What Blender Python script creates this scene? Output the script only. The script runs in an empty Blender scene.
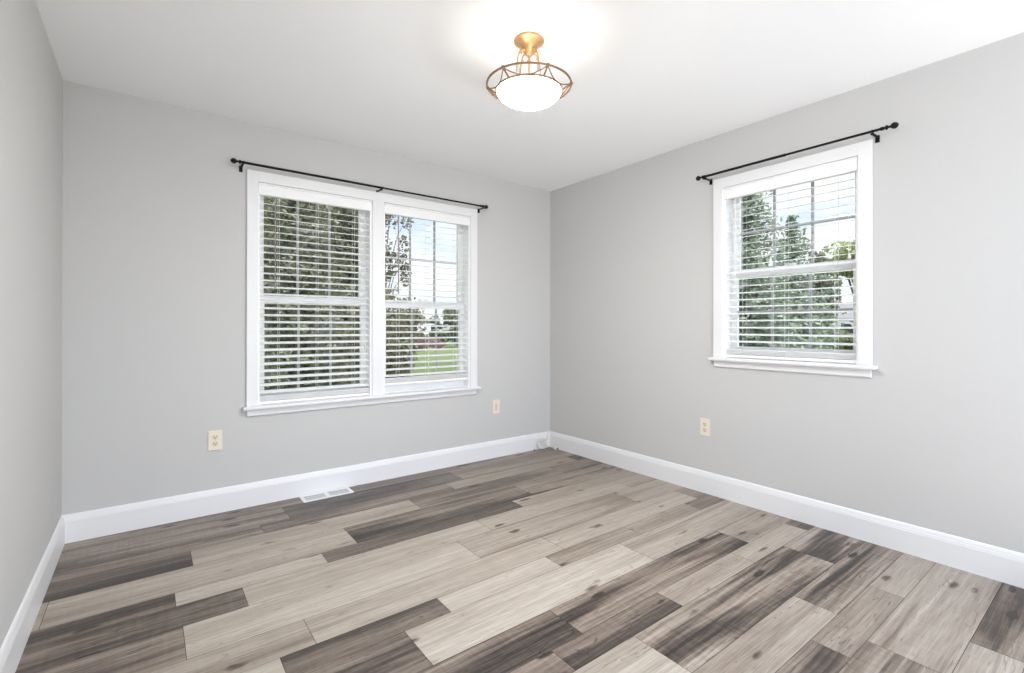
import bpy, bmesh, math, random
import numpy as np
from mathutils import Vector, Matrix

# ------------------------------------------------------------------ camera, sky, exposure
SC = bpy.context.scene
COL = SC.collection
cam_d = bpy.data.cameras.new('camera')
cam = bpy.data.objects.new('camera', cam_d)
COL.objects.link(cam)
cam_d.sensor_width = 36.0
cam_d.lens = 482.6 / 1024 * 36
cam_d.shift_x = -10.2 / 1024
cam_d.shift_y = -10.3 / 1024
cam_d.clip_start = 0.02
cam_d.clip_end = 500
right = Vector((0.79067802, -0.61223139, 0.00099447))
up = Vector((-0.00198419, -0.00093819, 0.99999759))
fwd = Vector((0.61222899, 0.79067809, 0.00195659))
cam.matrix_world = Matrix(((right.x, up.x, -fwd.x, -3.0406),
                           (right.y, up.y, -fwd.y, -3.4899),
                           (right.z, up.z, -fwd.z, 1.1409),
                           (0, 0, 0, 1)))
SC.camera = cam
SC.view_settings.view_transform = 'Standard'
SC.view_settings.look = 'None'
SC.view_settings.gamma = 1.0
SC.view_settings.use_curve_mapping = False
SC.view_settings.exposure = 0.60
SC.cycles.max_bounces = 10
SC.cycles.diffuse_bounces = 6
SC.cycles.transparent_max_bounces = 24
SC.cycles.sample_clamp_indirect = 8.0

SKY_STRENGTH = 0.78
FILL_GLOW = 2.6
LAMP_GLASS = 100.0
LAMP_BULB_W = 0.24
sun_d = bpy.data.lights.new('sun', 'SUN')
sun_d.energy = 5.2
sun_d.angle = math.radians(3.0)
sun_d.color = (1.0, 0.975, 0.94)
sun = bpy.data.objects.new('sun', sun_d)
COL.objects.link(sun)
sun.rotation_euler = (math.radians(16), 0, math.radians(4))   # high sun behind the house, out of reach of both windows

world = bpy.data.worlds.new('sky')
SC.world = world
world.use_nodes = True
nt = world.node_tree
for n in list(nt.nodes):
    nt.nodes.remove(n)
def wn(kind, **kw):
    n = nt.nodes.new(kind)
    for k, v in kw.items():
        setattr(n, k, v)
    return n
tc = wn('ShaderNodeTexCoord')
sep = wn('ShaderNodeSeparateXYZ')
nt.links.new(tc.outputs['Generated'], sep.inputs[0])
grad = wn('ShaderNodeValToRGB')
cr = grad.color_ramp
cr.elements[0].position = 0.0
cr.elements[0].color = (0.40, 0.39, 0.37, 1)
cr.elements[1].position = 1.0
cr.elements[1].color = (0.42, 0.60, 0.95, 1)
for pos, c in ((0.495, (0.50, 0.50, 0.48, 1)), (0.505, (0.86, 0.92, 1.0, 1)), (0.62, (0.62, 0.77, 1.0, 1))):
    e = cr.elements.new(pos)
    e.color = c
ma = wn('ShaderNodeMath', operation='MULTIPLY_ADD')
nt.links.new(sep.outputs['Z'], ma.inputs[0])
ma.inputs[1].default_value = 0.5
ma.inputs[2].default_value = 0.5
nt.links.new(ma.outputs[0], grad.inputs[0])
mp = wn('ShaderNodeMapping')
mp.inputs['Scale'].default_value = (1.0, 1.0, 2.6)
mp.inputs['Location'].default_value = (0.35, 0.1, 0.4)
nt.links.new(tc.outputs['Generated'], mp.inputs[0])
cl = wn('ShaderNodeTexNoise')
cl.inputs['Scale'].default_value = 4.2
cl.inputs['Detail'].default_value = 7
cl.inputs['Roughness'].default_value = 0.55
nt.links.new(mp.outputs[0], cl.inputs['Vector'])
clr = wn('ShaderNodeValToRGB')
clr.color_ramp.elements[0].position = 0.43
clr.color_ramp.elements[0].color = (0, 0, 0, 1)
clr.color_ramp.elements[1].position = 0.60
clr.color_ramp.elements[1].color = (1, 1, 1, 1)
nt.links.new(cl.outputs['Fac'], clr.inputs[0])
above = wn('ShaderNodeMath', operation='GREATER_THAN')
nt.links.new(sep.outputs['Z'], above.inputs[0])
above.inputs[1].default_value = 0.0
cm = wn('ShaderNodeMath', operation='MULTIPLY')
nt.links.new(clr.outputs[0], cm.inputs[0])
nt.links.new(above.outputs[0], cm.inputs[1])
mixc = wn('ShaderNodeMix', data_type='RGBA')
nt.links.new(cm.outputs[0], mixc.inputs[0])
nt.links.new(grad.outputs[0], mixc.inputs[6])
mixc.inputs[7].default_value = (0.97, 0.97, 0.98, 1)
bg = wn('ShaderNodeBackground')
# sky glow added on the unseen side behind the camera to brighten the room
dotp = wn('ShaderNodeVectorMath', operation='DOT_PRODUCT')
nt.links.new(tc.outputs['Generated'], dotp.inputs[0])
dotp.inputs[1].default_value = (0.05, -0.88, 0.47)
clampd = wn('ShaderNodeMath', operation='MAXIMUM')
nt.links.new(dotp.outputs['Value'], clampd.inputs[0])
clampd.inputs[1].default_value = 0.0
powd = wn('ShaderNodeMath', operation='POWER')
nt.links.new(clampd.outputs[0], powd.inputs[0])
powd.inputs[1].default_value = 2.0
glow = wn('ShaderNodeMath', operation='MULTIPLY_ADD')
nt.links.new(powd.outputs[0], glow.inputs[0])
glow.inputs[1].default_value = FILL_GLOW * SKY_STRENGTH
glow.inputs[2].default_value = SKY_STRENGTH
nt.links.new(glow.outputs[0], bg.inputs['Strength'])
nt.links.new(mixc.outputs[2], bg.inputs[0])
wo = wn('ShaderNodeOutputWorld')
nt.links.new(bg.outputs[0], wo.inputs[0])

# ------------------------------------------------------------------ helpers
R = math.radians
rng = random.Random(7)

def material(name, color, rough=0.5, metal=0.0, noise=0.0, nscale=8.0, bump=0.0, bscale=200.0, spec=0.5):
    m = bpy.data.materials.new(name)
    m.use_nodes = True
    t = m.node_tree
    b = t.nodes['Principled BSDF']
    b.inputs['Base Color'].default_value = (*color, 1)
    b.inputs['Roughness'].default_value = rough
    b.inputs['Metallic'].default_value = metal
    b.inputs['Specular IOR Level'].default_value = spec
    co = t.nodes.new('ShaderNodeTexCoord')
    if noise:
        n = t.nodes.new('ShaderNodeTexNoise')
        n.inputs['Scale'].default_value = nscale
        n.inputs['Detail'].default_value = 4
        t.links.new(co.outputs['Object'], n.inputs['Vector'])
        h = t.nodes.new('ShaderNodeMix')
        h.data_type = 'RGBA'
        h.inputs[6].default_value = (*[c * (1 - noise) for c in color], 1)
        h.inputs[7].default_value = (*[min(1, c * (1 + noise)) for c in color], 1)
        t.links.new(n.outputs['Fac'], h.inputs[0])
        t.links.new(h.outputs[2], b.inputs['Base Color'])
    if bump:
        n2 = t.nodes.new('ShaderNodeTexNoise')
        n2.inputs['Scale'].default_value = bscale
        t.links.new(co.outputs['Object'], n2.inputs['Vector'])
        bp = t.nodes.new('ShaderNodeBump')
        bp.inputs['Strength'].default_value = bump
        bp.inputs['Distance'].default_value = 0.002
        t.links.new(n2.outputs['Fac'], bp.inputs['Height'])
        t.links.new(bp.outputs[0], b.inputs['Normal'])
    return m

class MB:
    """collects shapes, then links them as ONE mesh object"""
    def __init__(self):
        self.v, self.f, self.s = [], [], []
    def add(self, vs, fs, smooth=False):
        o = len(self.v)
        self.v += [tuple(v) for v in vs]
        self.f += [tuple(i + o for i in f) for f in fs]
        self.s += [smooth] * len(fs)
    def box(self, lo, hi, bev=0.0, mat=None):
        lo = [min(a, b) for a, b in zip(lo, hi)], [max(a, b) for a, b in zip(lo, hi)]
        (x0, y0, z0), (x1, y1, z1) = lo
        if bev <= 0:
            vs = [(x0, y0, z0), (x1, y0, z0), (x1, y1, z0), (x0, y1, z0), (x0, y0, z1), (x1, y0, z1), (x1, y1, z1), (x0, y1, z1)]
            fs = [(3, 2, 1, 0), (4, 5, 6, 7), (0, 1, 5, 4), (1, 2, 6, 5), (2, 3, 7, 6), (3, 0, 4, 7)]
            sm = False
        else:
            bm = bmesh.new()
            bmesh.ops.create_cube(bm, size=1)
            for v in bm.verts:
                v.co = Vector(((x0 + x1) / 2 + v.co.x * (x1 - x0), (y0 + y1) / 2 + v.co.y * (y1 - y0), (z0 + z1) / 2 + v.co.z * (z1 - z0)))
            bmesh.ops.bevel(bm, geom=list(bm.edges), offset=min(bev, 0.45 * min(x1 - x0, y1 - y0, z1 - z0)), segments=2, affect='EDGES', profile=0.6)
            bm.verts.index_update()
            vs = [tuple(v.co) for v in bm.verts]
            fs = [tuple(v.index for v in f.verts) for f in bm.faces]
            bm.free()
        if mat is not None:
            vs = [tuple(mat @ Vector(v)) for v in vs]
        self.add(vs, fs)
    def tube(self, pts, r, n=10, closed=False, caps=True):
        pts = [Vector(p) for p in pts]
        k = len(pts)
        rs = r if isinstance(r, (list, tuple)) else [r] * k
        tang = []
        for i in range(k):
            a = pts[(i - 1) % k] if closed or i > 0 else pts[i]
            b = pts[(i + 1) % k] if closed or i < k - 1 else pts[i]
            tang.append((b - a).normalized())
        ref = Vector((0, 0, 1)) if abs(tang[0].z) < 0.9 else Vector((1, 0, 0))
        u = tang[0].cross(ref).normalized()
        vs, fs = [], []
        for i in range(k):
            t = tang[i]
            u = (u - t * u.dot(t))
            u = u.normalized() if u.length > 1e-6 else t.orthogonal().normalized()
            w = t.cross(u)
            for j in range(n):
                a = 2 * math.pi * j / n
                vs.append(pts[i] + (u * math.cos(a) + w * math.sin(a)) * rs[i])
        for i in range(k if closed else k - 1):
            for j in range(n):
                a, b = i * n + j, i * n + (j + 1) % n
                c, d = ((i + 1) % k) * n + (j + 1) % n, ((i + 1) % k) * n + j
                fs.append((a, b, c, d))
        if caps and not closed:
            fs.append(tuple(range(n - 1, -1, -1)))
            fs.append(tuple((k - 1) * n + j for j in range(n)))
        self.add(vs, fs, True)
    def lathe(self, prof, n=24, mat=None):
        """profile of (radius, height) turned about Z"""
        vs, fs = [], []
        for r, z in prof:
            for j in range(n):
                a = 2 * math.pi * j / n
                vs.append(Vector((r * math.cos(a), r * math.sin(a), z)))
        for i in range(len(prof) - 1):
            for j in range(n):
                fs.append((i * n + j, i * n + (j + 1) % n, (i + 1) * n + (j + 1) % n, (i + 1) * n + j))
        if mat is not None:
            vs = [mat @ v for v in vs]
        self.add(vs, fs, True)
    def prism(self, poly, a, b, smooth=False):
        """closed polygon (list of 3-D points at position a) swept by the vector b"""
        k = len(poly)
        vs = [Vector(p) + Vector(a) for p in poly] + [Vector(p) + Vector(a) + Vector(b) for p in poly]
        fs = [(i, (i + 1) % k, (i + 1) % k + k, i + k) for i in range(k)]
        self.add(vs, fs, smooth)
        self.add(vs, [tuple(range(k - 1, -1, -1)), tuple(range(k, 2 * k))])
    def build(self, name, mat, parent=None, loc=None):
        me = bpy.data.meshes.new(name)
        me.from_pydata(self.v, [], self.f)
        me.polygons.foreach_set('use_smooth', self.s)
        bm = bmesh.new()
        bm.from_mesh(me)
        bmesh.ops.recalc_face_normals(bm, faces=bm.faces)
        bm.to_mesh(me)
        bm.free()
        if any(self.s):
            me.set_sharp_from_angle(angle=R(40))
        for m in (mat if isinstance(mat, (list, tuple)) else [mat]):
            me.materials.append(m)
        o = bpy.data.objects.new(name, me)
        COL.objects.link(o)
        if parent:
            o.parent = parent
        if loc:
            o.location = loc
        return o

def tag(o, label=None, cat=None, group=None, kind=None):
    if label: o['label'] = label
    if cat: o['category'] = cat
    if group: o['group'] = group
    if kind: o['kind'] = kind
    return o

def empty(name, loc, label=None, cat=None, group=None, kind=None):
    o = bpy.data.objects.new(name, None)
    o.empty_display_size = 0.1
    COL.objects.link(o)
    o.location = loc
    return tag(o, label, cat, group, kind)

# ------------------------------------------------------------------ materials
M_wall = material('grey_wall_paint', (0.570, 0.566, 0.556), 0.75, noise=0.012, nscale=1.6, bump=0.05, bscale=260, spec=0.3)
M_ceil = material('white_ceiling_paint', (0.92, 0.92, 0.918), 0.9, bump=0.05, bscale=180, spec=0.2)
M_trim = material('white_trim_paint', (0.79, 0.79, 0.795), 0.35, noise=0.008)
M_vinyl = material('white_vinyl', (0.91, 0.915, 0.92), 0.4, noise=0.006)
M_muntin = material('grey_white_grille', (0.46, 0.465, 0.48), 0.4, noise=0.01)
M_blind = material('white_blind', (0.88, 0.88, 0.88), 0.45, noise=0.01)
M_cord = material('white_cord', (0.80, 0.80, 0.79), 0.7, noise=0.02)
M_wand = material('clear_grey_wand', (0.34, 0.31, 0.29), 0.25, noise=0.05)
M_black = material('black_metal', (0.006, 0.006, 0.0065), 0.5, noise=0.1, nscale=40, spec=0.2)
M_gold = material('antique_gold', (0.60, 0.36, 0.175), 0.38, metal=0.75, noise=0.2, nscale=30)
M_bronze = material('brown_bronze', (0.26, 0.155, 0.085), 0.5, metal=0.45, noise=0.15, nscale=60)
M_socket = material('grey_socket', (0.42, 0.40, 0.37), 0.4, metal=0.3, noise=0.1)
M_ivory = material('ivory_plastic', (0.80, 0.73, 0.60), 0.4, noise=0.01)
M_ivory2 = material('ivory_plastic_receptacle', (0.72, 0.64, 0.49), 0.4, noise=0.01)
M_slot = material('dark_slot', (0.05, 0.04, 0.03), 0.6, noise=0.1)
M_vent = material('white_enamel', (0.84, 0.84, 0.84), 0.4, noise=0.01)
M_dark = material('dark_duct', (0.05, 0.05, 0.052), 0.8, noise=0.1)
M_cable = material('white_cable', (0.70, 0.68, 0.62), 0.45, noise=0.02)
M_screw = material('steel', (0.6, 0.56, 0.48), 0.4, metal=0.6, noise=0.05)
M_tip = material('dark_tip', (0.07, 0.06, 0.05), 0.5, noise=0.1)

def glass_mat():
    m = bpy.data.materials.new('window_glass')
    m.use_nodes = True
    t = m.node_tree
    for n in list(t.nodes):
        t.nodes.remove(n)
    tr = t.nodes.new('ShaderNodeBsdfTransparent')
    tr.inputs[0].default_value = (0.97, 0.98, 0.975, 1)
    gl = t.nodes.new('ShaderNodeBsdfGlossy')
    gl.inputs['Roughness'].default_value = 0.14
    fr = t.nodes.new('ShaderNodeFresnel')
    fr.inputs[0].default_value = 1.12
    no = t.nodes.new('ShaderNodeTexNoise')
    no.inputs['Scale'].default_value = 1.5
    mx = t.nodes.new('ShaderNodeMixShader')
    t.links.new(fr.outputs[0], mx.inputs[0])
    t.links.new(tr.outputs[0], mx.inputs[1])
    t.links.new(gl.outputs[0], mx.inputs[2])
    o = t.nodes.new('ShaderNodeOutputMaterial')
    t.links.new(mx.outputs[0], o.inputs[0])
    return m
M_glass = glass_mat()

def lamp_glass_mat(name, strength):
    m = bpy.data.materials.new(name)
    m.use_nodes = True
    t = m.node_tree
    b = t.nodes['Principled BSDF']
    b.inputs['Base Color'].default_value = (0.9, 0.87, 0.8, 1)
    b.inputs['Roughness'].default_value = 0.3
    n = t.nodes.new('ShaderNodeTexNoise')
    n.inputs['Scale'].default_value = 14
    co = t.nodes.new('ShaderNodeTexCoord')
    t.links.new(co.outputs['Object'], n.inputs['Vector'])
    r = t.nodes.new('ShaderNodeValToRGB')
    r.color_ramp.elements[0].color = (1.0, 0.98, 0.945, 1)
    r.color_ramp.elements[1].color = (1.0, 0.995, 0.985, 1)
    t.links.new(n.outputs['Fac'], r.inputs[0])
    t.links.new(r.outputs[0], b.inputs['Emission Color'])
    b.inputs['Emission Strength'].default_value = strength
    return m
M_lampglass = lamp_glass_mat('lit_alabaster_glass', LAMP_GLASS)
M_lampliner = lamp_glass_mat('lit_alabaster_inside', 1.0)

def floor_mat():
    m = bpy.data.materials.new('wood_plank_laminate')
    m.use_nodes = True
    t = m.node_tree
    L = t.links.new
    b = t.nodes['Principled BSDF']
    def N(kind, **kw):
        n = t.nodes.new(kind)
        for k, v in kw.items():
            setattr(n, k, v)
        return n
    def math_(op, a, b_=None, c=None):
        n = N('ShaderNodeMath', operation=op)
        for i, x in enumerate((a, b_, c)):
            if x is None: continue
            if isinstance(x, (int, float)): n.inputs[i].default_value = x
            else: L(x, n.inputs[i])
        return n.outputs[0]
    tone = N('ShaderNodeAttribute', attribute_name='tone').outputs['Fac']
    var = N('ShaderNodeAttribute', attribute_name='variation').outputs['Fac']
    seed = N('ShaderNodeAttribute', attribute_name='seed').outputs['Fac']
    uv = N('ShaderNodeUVMap', uv_map='UVMap')
    s = N('ShaderNodeSeparateXYZ')
    L(uv.outputs[0], s.inputs[0])
    U, V = s.outputs[0], s.outputs[1]
    def coords(su, sv, sz):
        c = N('ShaderNodeCombineXYZ')
        L(math_('MULTIPLY_ADD', U, su, math_('MULTIPLY', seed, 3.7)), c.inputs[0])
        L(math_('MULTIPLY_ADD', V, sv, math_('MULTIPLY', seed, 1.3)), c.inputs[1])
        L(math_('MULTIPLY', seed, sz), c.inputs[2])
        return c.outputs[0]
    def noise(vec, scale, detail=3, dist=0.0):
        n = N('ShaderNodeTexNoise')
        n.inputs['Scale'].default_value = scale
        n.inputs['Detail'].default_value = detail
        n.inputs['Distortion'].default_value = dist
        L(vec, n.inputs['Vector'])
        return n.outputs['Fac']
    band = noise(coords(0.75, 9.5, 5.0), 1.0, 3, 0.3)         # broad lengthwise bands
    streak = noise(coords(0.9, 48.0, 9.0), 1.0, 5, 0.35)       # darker streaks
    fine = noise(coords(8.0, 190.0, 2.0), 1.0, 2)             # fine grain
    saw = noise(coords(60.0, 5.0, 4.0), 1.0, 2)               # cross saw marks
    wv = N('ShaderNodeTexWave')
    wv.wave_type = 'BANDS'
    wv.bands_direction = 'Y'
    wv.inputs['Scale'].default_value = 1.0
    wv.inputs['Distortion'].default_value = 9.0
    wv.inputs['Detail'].default_value = 1.0
    wv.inputs['Detail Scale'].default_value = 0.8
    L(coords(3.0, 13.0, 3.0), wv.inputs['Vector'])
    bmr = N('ShaderNodeMapRange', interpolation_type='SMOOTHSTEP')
    bmr.inputs['From Min'].default_value = 0.36
    bmr.inputs['From Max'].default_value = 0.60
    L(band, bmr.inputs['Value'])
    x = math_('MULTIPLY_ADD', math_('SUBTRACT', bmr.outputs[0], 0.5), math_('MULTIPLY', var, 1.25), tone)
    x = math_('MULTIPLY_ADD', math_('SUBTRACT', streak, 0.5), math_('MULTIPLY_ADD', var, 2.0, 0.16), x)
    x = math_('MULTIPLY_ADD', math_('SUBTRACT', fine, 0.5), 0.42, x)
    x = math_('MULTIPLY_ADD', math_('SUBTRACT', saw, 0.5), math_('MULTIPLY', var, 0.55), x)
    x = math_('MULTIPLY_ADD', math_('SUBTRACT', wv.outputs['Fac'], 0.5), math_('MULTIPLY', var, 0.22), x)
    # knots
    vo = N('ShaderNodeTexVoronoi')
    vo.inputs['Scale'].default_value = 1.0
    L(coords(3.6, 11.0, 11.0), vo.inputs['Vector'])
    pick = math_('GREATER_THAN', N('ShaderNodeSeparateColor').outputs[0], 0.5)
    sc_ = pick.node.inputs[0].links[0].from_node
    L(vo.outputs['Color'], sc_.inputs[0])
    pick.node.inputs[1].default_value = 0.50
    kd = N('ShaderNodeMapRange')
    kd.inputs['From Min'].default_value = 0.06
    kd.inputs['From Max'].default_value = 0.19
    kd.inputs['To Min'].default_value = 1.0
    kd.inputs['To Max'].default_value = 0.0
    wob = noise(coords(14, 40, 6), 1.0, 2)
    L(math_('MULTIPLY_ADD', math_('SUBTRACT', wob, 0.5), 0.34, vo.outputs['Distance']), kd.inputs['Value'])
    knot = math_('MULTIPLY', kd.outputs[0], pick)
    x = math_('MULTIPLY_ADD', knot, -0.48, x)
    # thin dark cracks following the grain
    crk = noise(coords(1.6, 17.0, 8.0), 1.0, 3, 1.2)
    cd = math_('ABSOLUTE', math_('SUBTRACT', crk, 0.53))
    cmr = N('ShaderNodeMapRange')
    cmr.inputs['From Min'].default_value = 0.0
    cmr.inputs['From Max'].default_value = 0.012
    cmr.inputs['To Min'].default_value = 0.26
    cmr.inputs['To Max'].default_value = 0.0
    L(cd, cmr.inputs['Value'])
    crm = math_('MULTIPLY', cmr.outputs[0], math_('GREATER_THAN', streak, 0.52))
    x = math_('SUBTRACT', x, crm)
    ramp = N('ShaderNodeValToRGB')
    e = ramp.color_ramp.elements
    e[0].position = 0.0
    e[0].color = (0.030, 0.023, 0.019, 1)
    e[1].position = 1.0
    e[1].color = (0.57, 0.522, 0.460, 1)
    for pos, c in ((0.2, (0.088, 0.068, 0.055)), (0.45, (0.220, 0.174, 0.138)), (0.75, (0.39, 0.337, 0.282))):
        q = ramp.color_ramp.elements.new(pos)
        q.color = (*c, 1)
    L(x, ramp.inputs[0])
    L(ramp.outputs[0], b.inputs['Base Color'])
    b.inputs['Specular IOR Level'].default_value = 0.38
    rr = math_('MULTIPLY_ADD', streak, 0.16, 0.30)
    L(rr, b.inputs['Roughness'])
    bp = N('ShaderNodeBump')
    bp.inputs['Strength'].default_value = 0.25
    bp.inputs['Distance'].default_value = 0.0008
    L(math_('ADD', fine, streak), bp.inputs['Height'])
    L(bp.outputs[0], b.inputs['Normal'])
    return m

def leaf_mat(name, dark, light, transl=0.38):
    m = bpy.data.materials.new(name)
    m.use_nodes = True
    t = m.node_tree
    b = t.nodes['Principled BSDF']
    a = t.nodes.new('ShaderNodeAttribute')
    a.attribute_name = 'tint'
    n = t.nodes.new('ShaderNodeTexNoise')
    n.inputs['Scale'].default_value = 3.0
    co = t.nodes.new('ShaderNodeTexCoord')
    t.links.new(co.outputs['Object'], n.inputs['Vector'])
    mm = t.nodes.new('ShaderNodeMath')
    mm.operation = 'MULTIPLY_ADD'
    t.links.new(n.outputs['Fac'], mm.inputs[0])
    mm.inputs[1].default_value = 0.35
    t.links.new(a.outputs['Fac'], mm.inputs[2])
    r = t.nodes.new('ShaderNodeValToRGB')
    r.color_ramp.elements[0].position = 0.15
    r.color_ramp.elements[0].color = (*dark, 1)
    r.color_ramp.elements[1].position = 1.1 if False else 1.0
    r.color_ramp.elements[1].color = (*light, 1)
    t.links.new(mm.outputs[0], r.inputs[0])
    t.links.new(r.outputs[0], b.inputs['Base Color'])
    b.inputs['Roughness'].default_value = 0.65
    b.inputs['Specular IOR Level'].default_value = 0.25
    tl = t.nodes.new('ShaderNodeBsdfTranslucent')
    t.links.new(r.outputs[0], tl.inputs[0])
    mx = t.nodes.new('ShaderNodeMixShader')
    mx.inputs[0].default_value = transl
    t.links.new(b.outputs[0], mx.inputs[1])
    t.links.new(tl.outputs[0], mx.inputs[2])
    t.links.new(mx.outputs[0], t.nodes['Material Output'].inputs[0])
    return m

# ------------------------------------------------------------------ room shell
W, H = 3.40, 2.44           # room runs x -3.40..0, y -4.0..0 ; back wall y = 0, right wall x = 0
YF = -4.05
TW = 0.17

def struct(name, mb, mat, parent=None):
    o = mb.build(name, mat, parent)
    if parent is None:
        o['kind'] = 'structure'
    return o

def wall_with_hole(name, axis, lo, hi, hole, t0, t1):
    """a wall of real thickness with one window opening; axis 'x': runs along x, thickness in y"""
    m = MB()
    (a0, b0), (a1, b1) = hole
    def bx(u0, u1, z0, z1):
        if axis == 'x': m.box((u0, t0, z0), (u1, t1, z1))
        else: m.box((t0, u0, z0), (t1, u1, z1))
    bx(lo, a0, -0.12, H + 0.1)
    bx(a1, hi, -0.12, H + 0.1)
    bx(a0, a1, -0.12, b0)
    bx(a0, a1, b1, H + 0.1)
    return struct(name, m, M_wall)

wall_with_hole('wall_back', 'x', -W - 0.12, TW, ((-2.50, 0.62), (-0.89, 2.085)), 0.0, TW)
wall_with_hole('wall_right', 'y', YF, 0.0, ((-2.552, 0.92), (-1.749, 2.085)), 0.0, TW)
m = MB(); m.box((-W - 0.12, YF, -0.12), (-W, 0.0, H + 0.1)); struct('wall_left', m, M_wall)
m = MB(); m.box((-W, YF, H), (0, 0, H + 0.12)); struct('ceiling', m, M_ceil)

# floor: every printed plank strip is a face of one floor mesh, with its own tone
ROWS = [  # (y near back, y front, [(x where the strip ends at its left, tone, variation) from the right wall leftwards])
    (0.0, -0.142, [(-1.05, .40, .20), (-2.24, .42, .15), (-9, .45, .22)]),
    (-0.142, -0.367, [(-1.17, .50, .14), (-2.37, .20, .22), (-9, .30, .30)]),
    (-0.367, -0.512, [(-0.13, .24, .15), (-1.33, .62, .10), (-2.53, .36, .25), (-9, .36, .22)]),
    (-0.512, -0.705, [(-0.46, .27, .28), (-1.68, .40, .20), (-2.87, .66, .12), (-9, .18, .20)]),
    (-0.705, -0.943, [(-0.965, .30, .34), (-2.165, .26, .30), (-3.365, .68, .13), (-9, .64, .1)]),
    (-0.943, -1.068, [(-1.155, .64, .10), (-2.35, .21, .18), (-2.95, .74, .10), (-9, .24, .20)]),
    (-1.068, -1.245, [(-0.31, .58, .12), (-1.51, .64, .10), (-2.715, .76, .10), (-9, .27, .26)]),
    (-1.245, -1.477, [(-0.51, .58, .13), (-1.74, .55, .16), (-2.935, .76, .10), (-9, .34, .24)]),
    (-1.477, -1.662, [(-0.14, .44, .12), (-1.35, .66, .12), (-2.56, .66, .13), (-9, .56, .17)]),
    (-1.662, -1.787, [(-0.30, .42, .15), (-0.89, .58, .12), (-1.48, .45, .18), (-2.08, .76, .10), (-2.68, .22, .15), (-9, .76, .1)]),
    (-1.787, -2.018, [(-1.075, .62, .14), (-2.28, .76, .11), (-9, .24, .22)]),
    (-2.018, -2.203, [(-0.525, .55, .12), (-1.76, .29, .32), (-9, .27, .30)]),
    (-2.203, -2.33, [(-0.11, .22, .12), (-0.71, .64, .10), (-1.31, .65, .12), (-1.915, .23, .28), (-9, .38, .22)]),
    (-2.33, -2.572, [(-0.42, .34, .42), (-1.62, .34, .40), (-9, .72, .12)]),
    (-2.572, -2.74, [(-0.87, .31, .36), (-2.07, .62, .14), (-9, .30, .3)]),
    (-2.74, -2.867, [(-0.52, .64, .12), (-1.125, .48, .15), (-2.33, .36, .30), (-9, .6, .12)]),
    (-2.867, -3.098, [(-0.97, .58, .20), (-2.17, .34, .34), (-9, .5, .2)]),
    (-3.098, -3.24, [(-0.68, .36, .30), (-1.88, .66, .14), (-9, .3, .2)]),
    (-3.24, -3.42, [(-0.2, .3, .3), (-1.4, .66, .12), (-2.6, .35, .25), (-9, .6, .1)]),
    (-3.42, -3.65, [(-0.8, .62, .12), (-2.0, .3, .3), (-9, .6, .12)]),
    (-3.65, -3.83, [(-1.0, .4, .2), (-2.2, .66, .12), (-9, .25, .2)]),
    (-3.83, -4.05, [(-0.5, .6, .1), (-1.7, .25, .2), (-9, .6, .1)]),
]
def build_floor():
    vs, fs, uvs, tones, vars_, seeds, mats = [], [], [], [], [], [], []
    g = 0.0009
    def quad(x0, x1, y0, y1, z, tone, var, seed, mi):
        o = len(vs)
        vs.extend([(x0, y0, z), (x1, y0, z), (x1, y1, z), (x0, y1, z)])
        fs.append((o, o + 1, o + 2, o + 3))
        uvs.extend([(0, 0), (x1 - x0, 0), (x1 - x0, y1 - y0), (0, y1 - y0)])
        tones.append(tone); vars_.append(var); seeds.append(seed); mats.append(mi)
    r = random.Random(21)
    for ya, yb, segs in ROWS:
        x1 = 0.0
        for xe, tone, var in segs:
            x0 = max(xe, -W)
            quad(x0 + g, x1 - g, yb + g, ya - g, 0.0, tone, var, r.uniform(0, 40), 0)
            x1 = x0
            if x0 <= -W: break
    n_top = len(fs)
    quad(-W, 0, YF, 0, -0.0015, .05, 0, 1.0, 1)
    o = len(vs)
    vs.extend([(-W, YF, -0.12), (0, YF, -0.12), (0, 0, -0.12), (-W, 0, -0.12)])
    base = o - 4
    for f in ((o + 3, o + 2, o + 1, o), (base, o, o + 1, base + 1), (base + 1, o + 1, o + 2, base + 2), (base + 2, o + 2, o + 3, base + 3), (base + 3, o + 3, o, base)):
        fs.append(f); uvs.extend([(0, 0)] * 4); tones.append(.05); vars_.append(0); seeds.append(1.0); mats.append(1)
    me = bpy.data.meshes.new('floor')
    me.from_pydata(vs, [], fs)
    u = me.uv_layers.new(name='UVMap')
    u.data.foreach_set('uv', [c for p in uvs for c in p])
    for nm, arr in (('tone', tones), ('variation', vars_), ('seed', seeds)):
        a = me.attributes.new(nm, 'FLOAT', 'FACE')
        a.data.foreach_set('value', arr)
    me.materials.append(floor_mat())
    me.materials.append(material('dark_plank_gap', (0.045, 0.036, 0.03), 0.8, noise=0.1))
    me.polygons.foreach_set('material_index', mats)
    o = bpy.data.objects.new('floor', me)
    COL.objects.link(o)
    o['kind'] = 'structure'
build_floor()

# baseboards with a moulded cap
BH = 0.149
PROF = [(0, 0), (0.014, 0), (0.014, 0.113), (0.0125, 0.118), (0.0125, 0.122), (0.0105, 0.128), (0.0085, 0.138), (0.005, 0.146), (0.002, BH), (0, BH)]
m = MB(); m.prism([(-W, -d, z) for d, z in PROF], (0, 0, 0), (W, 0, 0)); struct('baseboard_back', m, M_trim)
m = MB(); m.prism([(-d, YF, z) for d, z in PROF], (0, 0, 0), (0, -YF - 0.014, 0)); struct('baseboard_right', m, M_trim)
m = MB(); m.prism([(-W + d, YF, z) for d, z in PROF], (0, 0, 0), (0, -YF - 0.014, 0)); struct('baseboard_left', m, M_trim)

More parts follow.
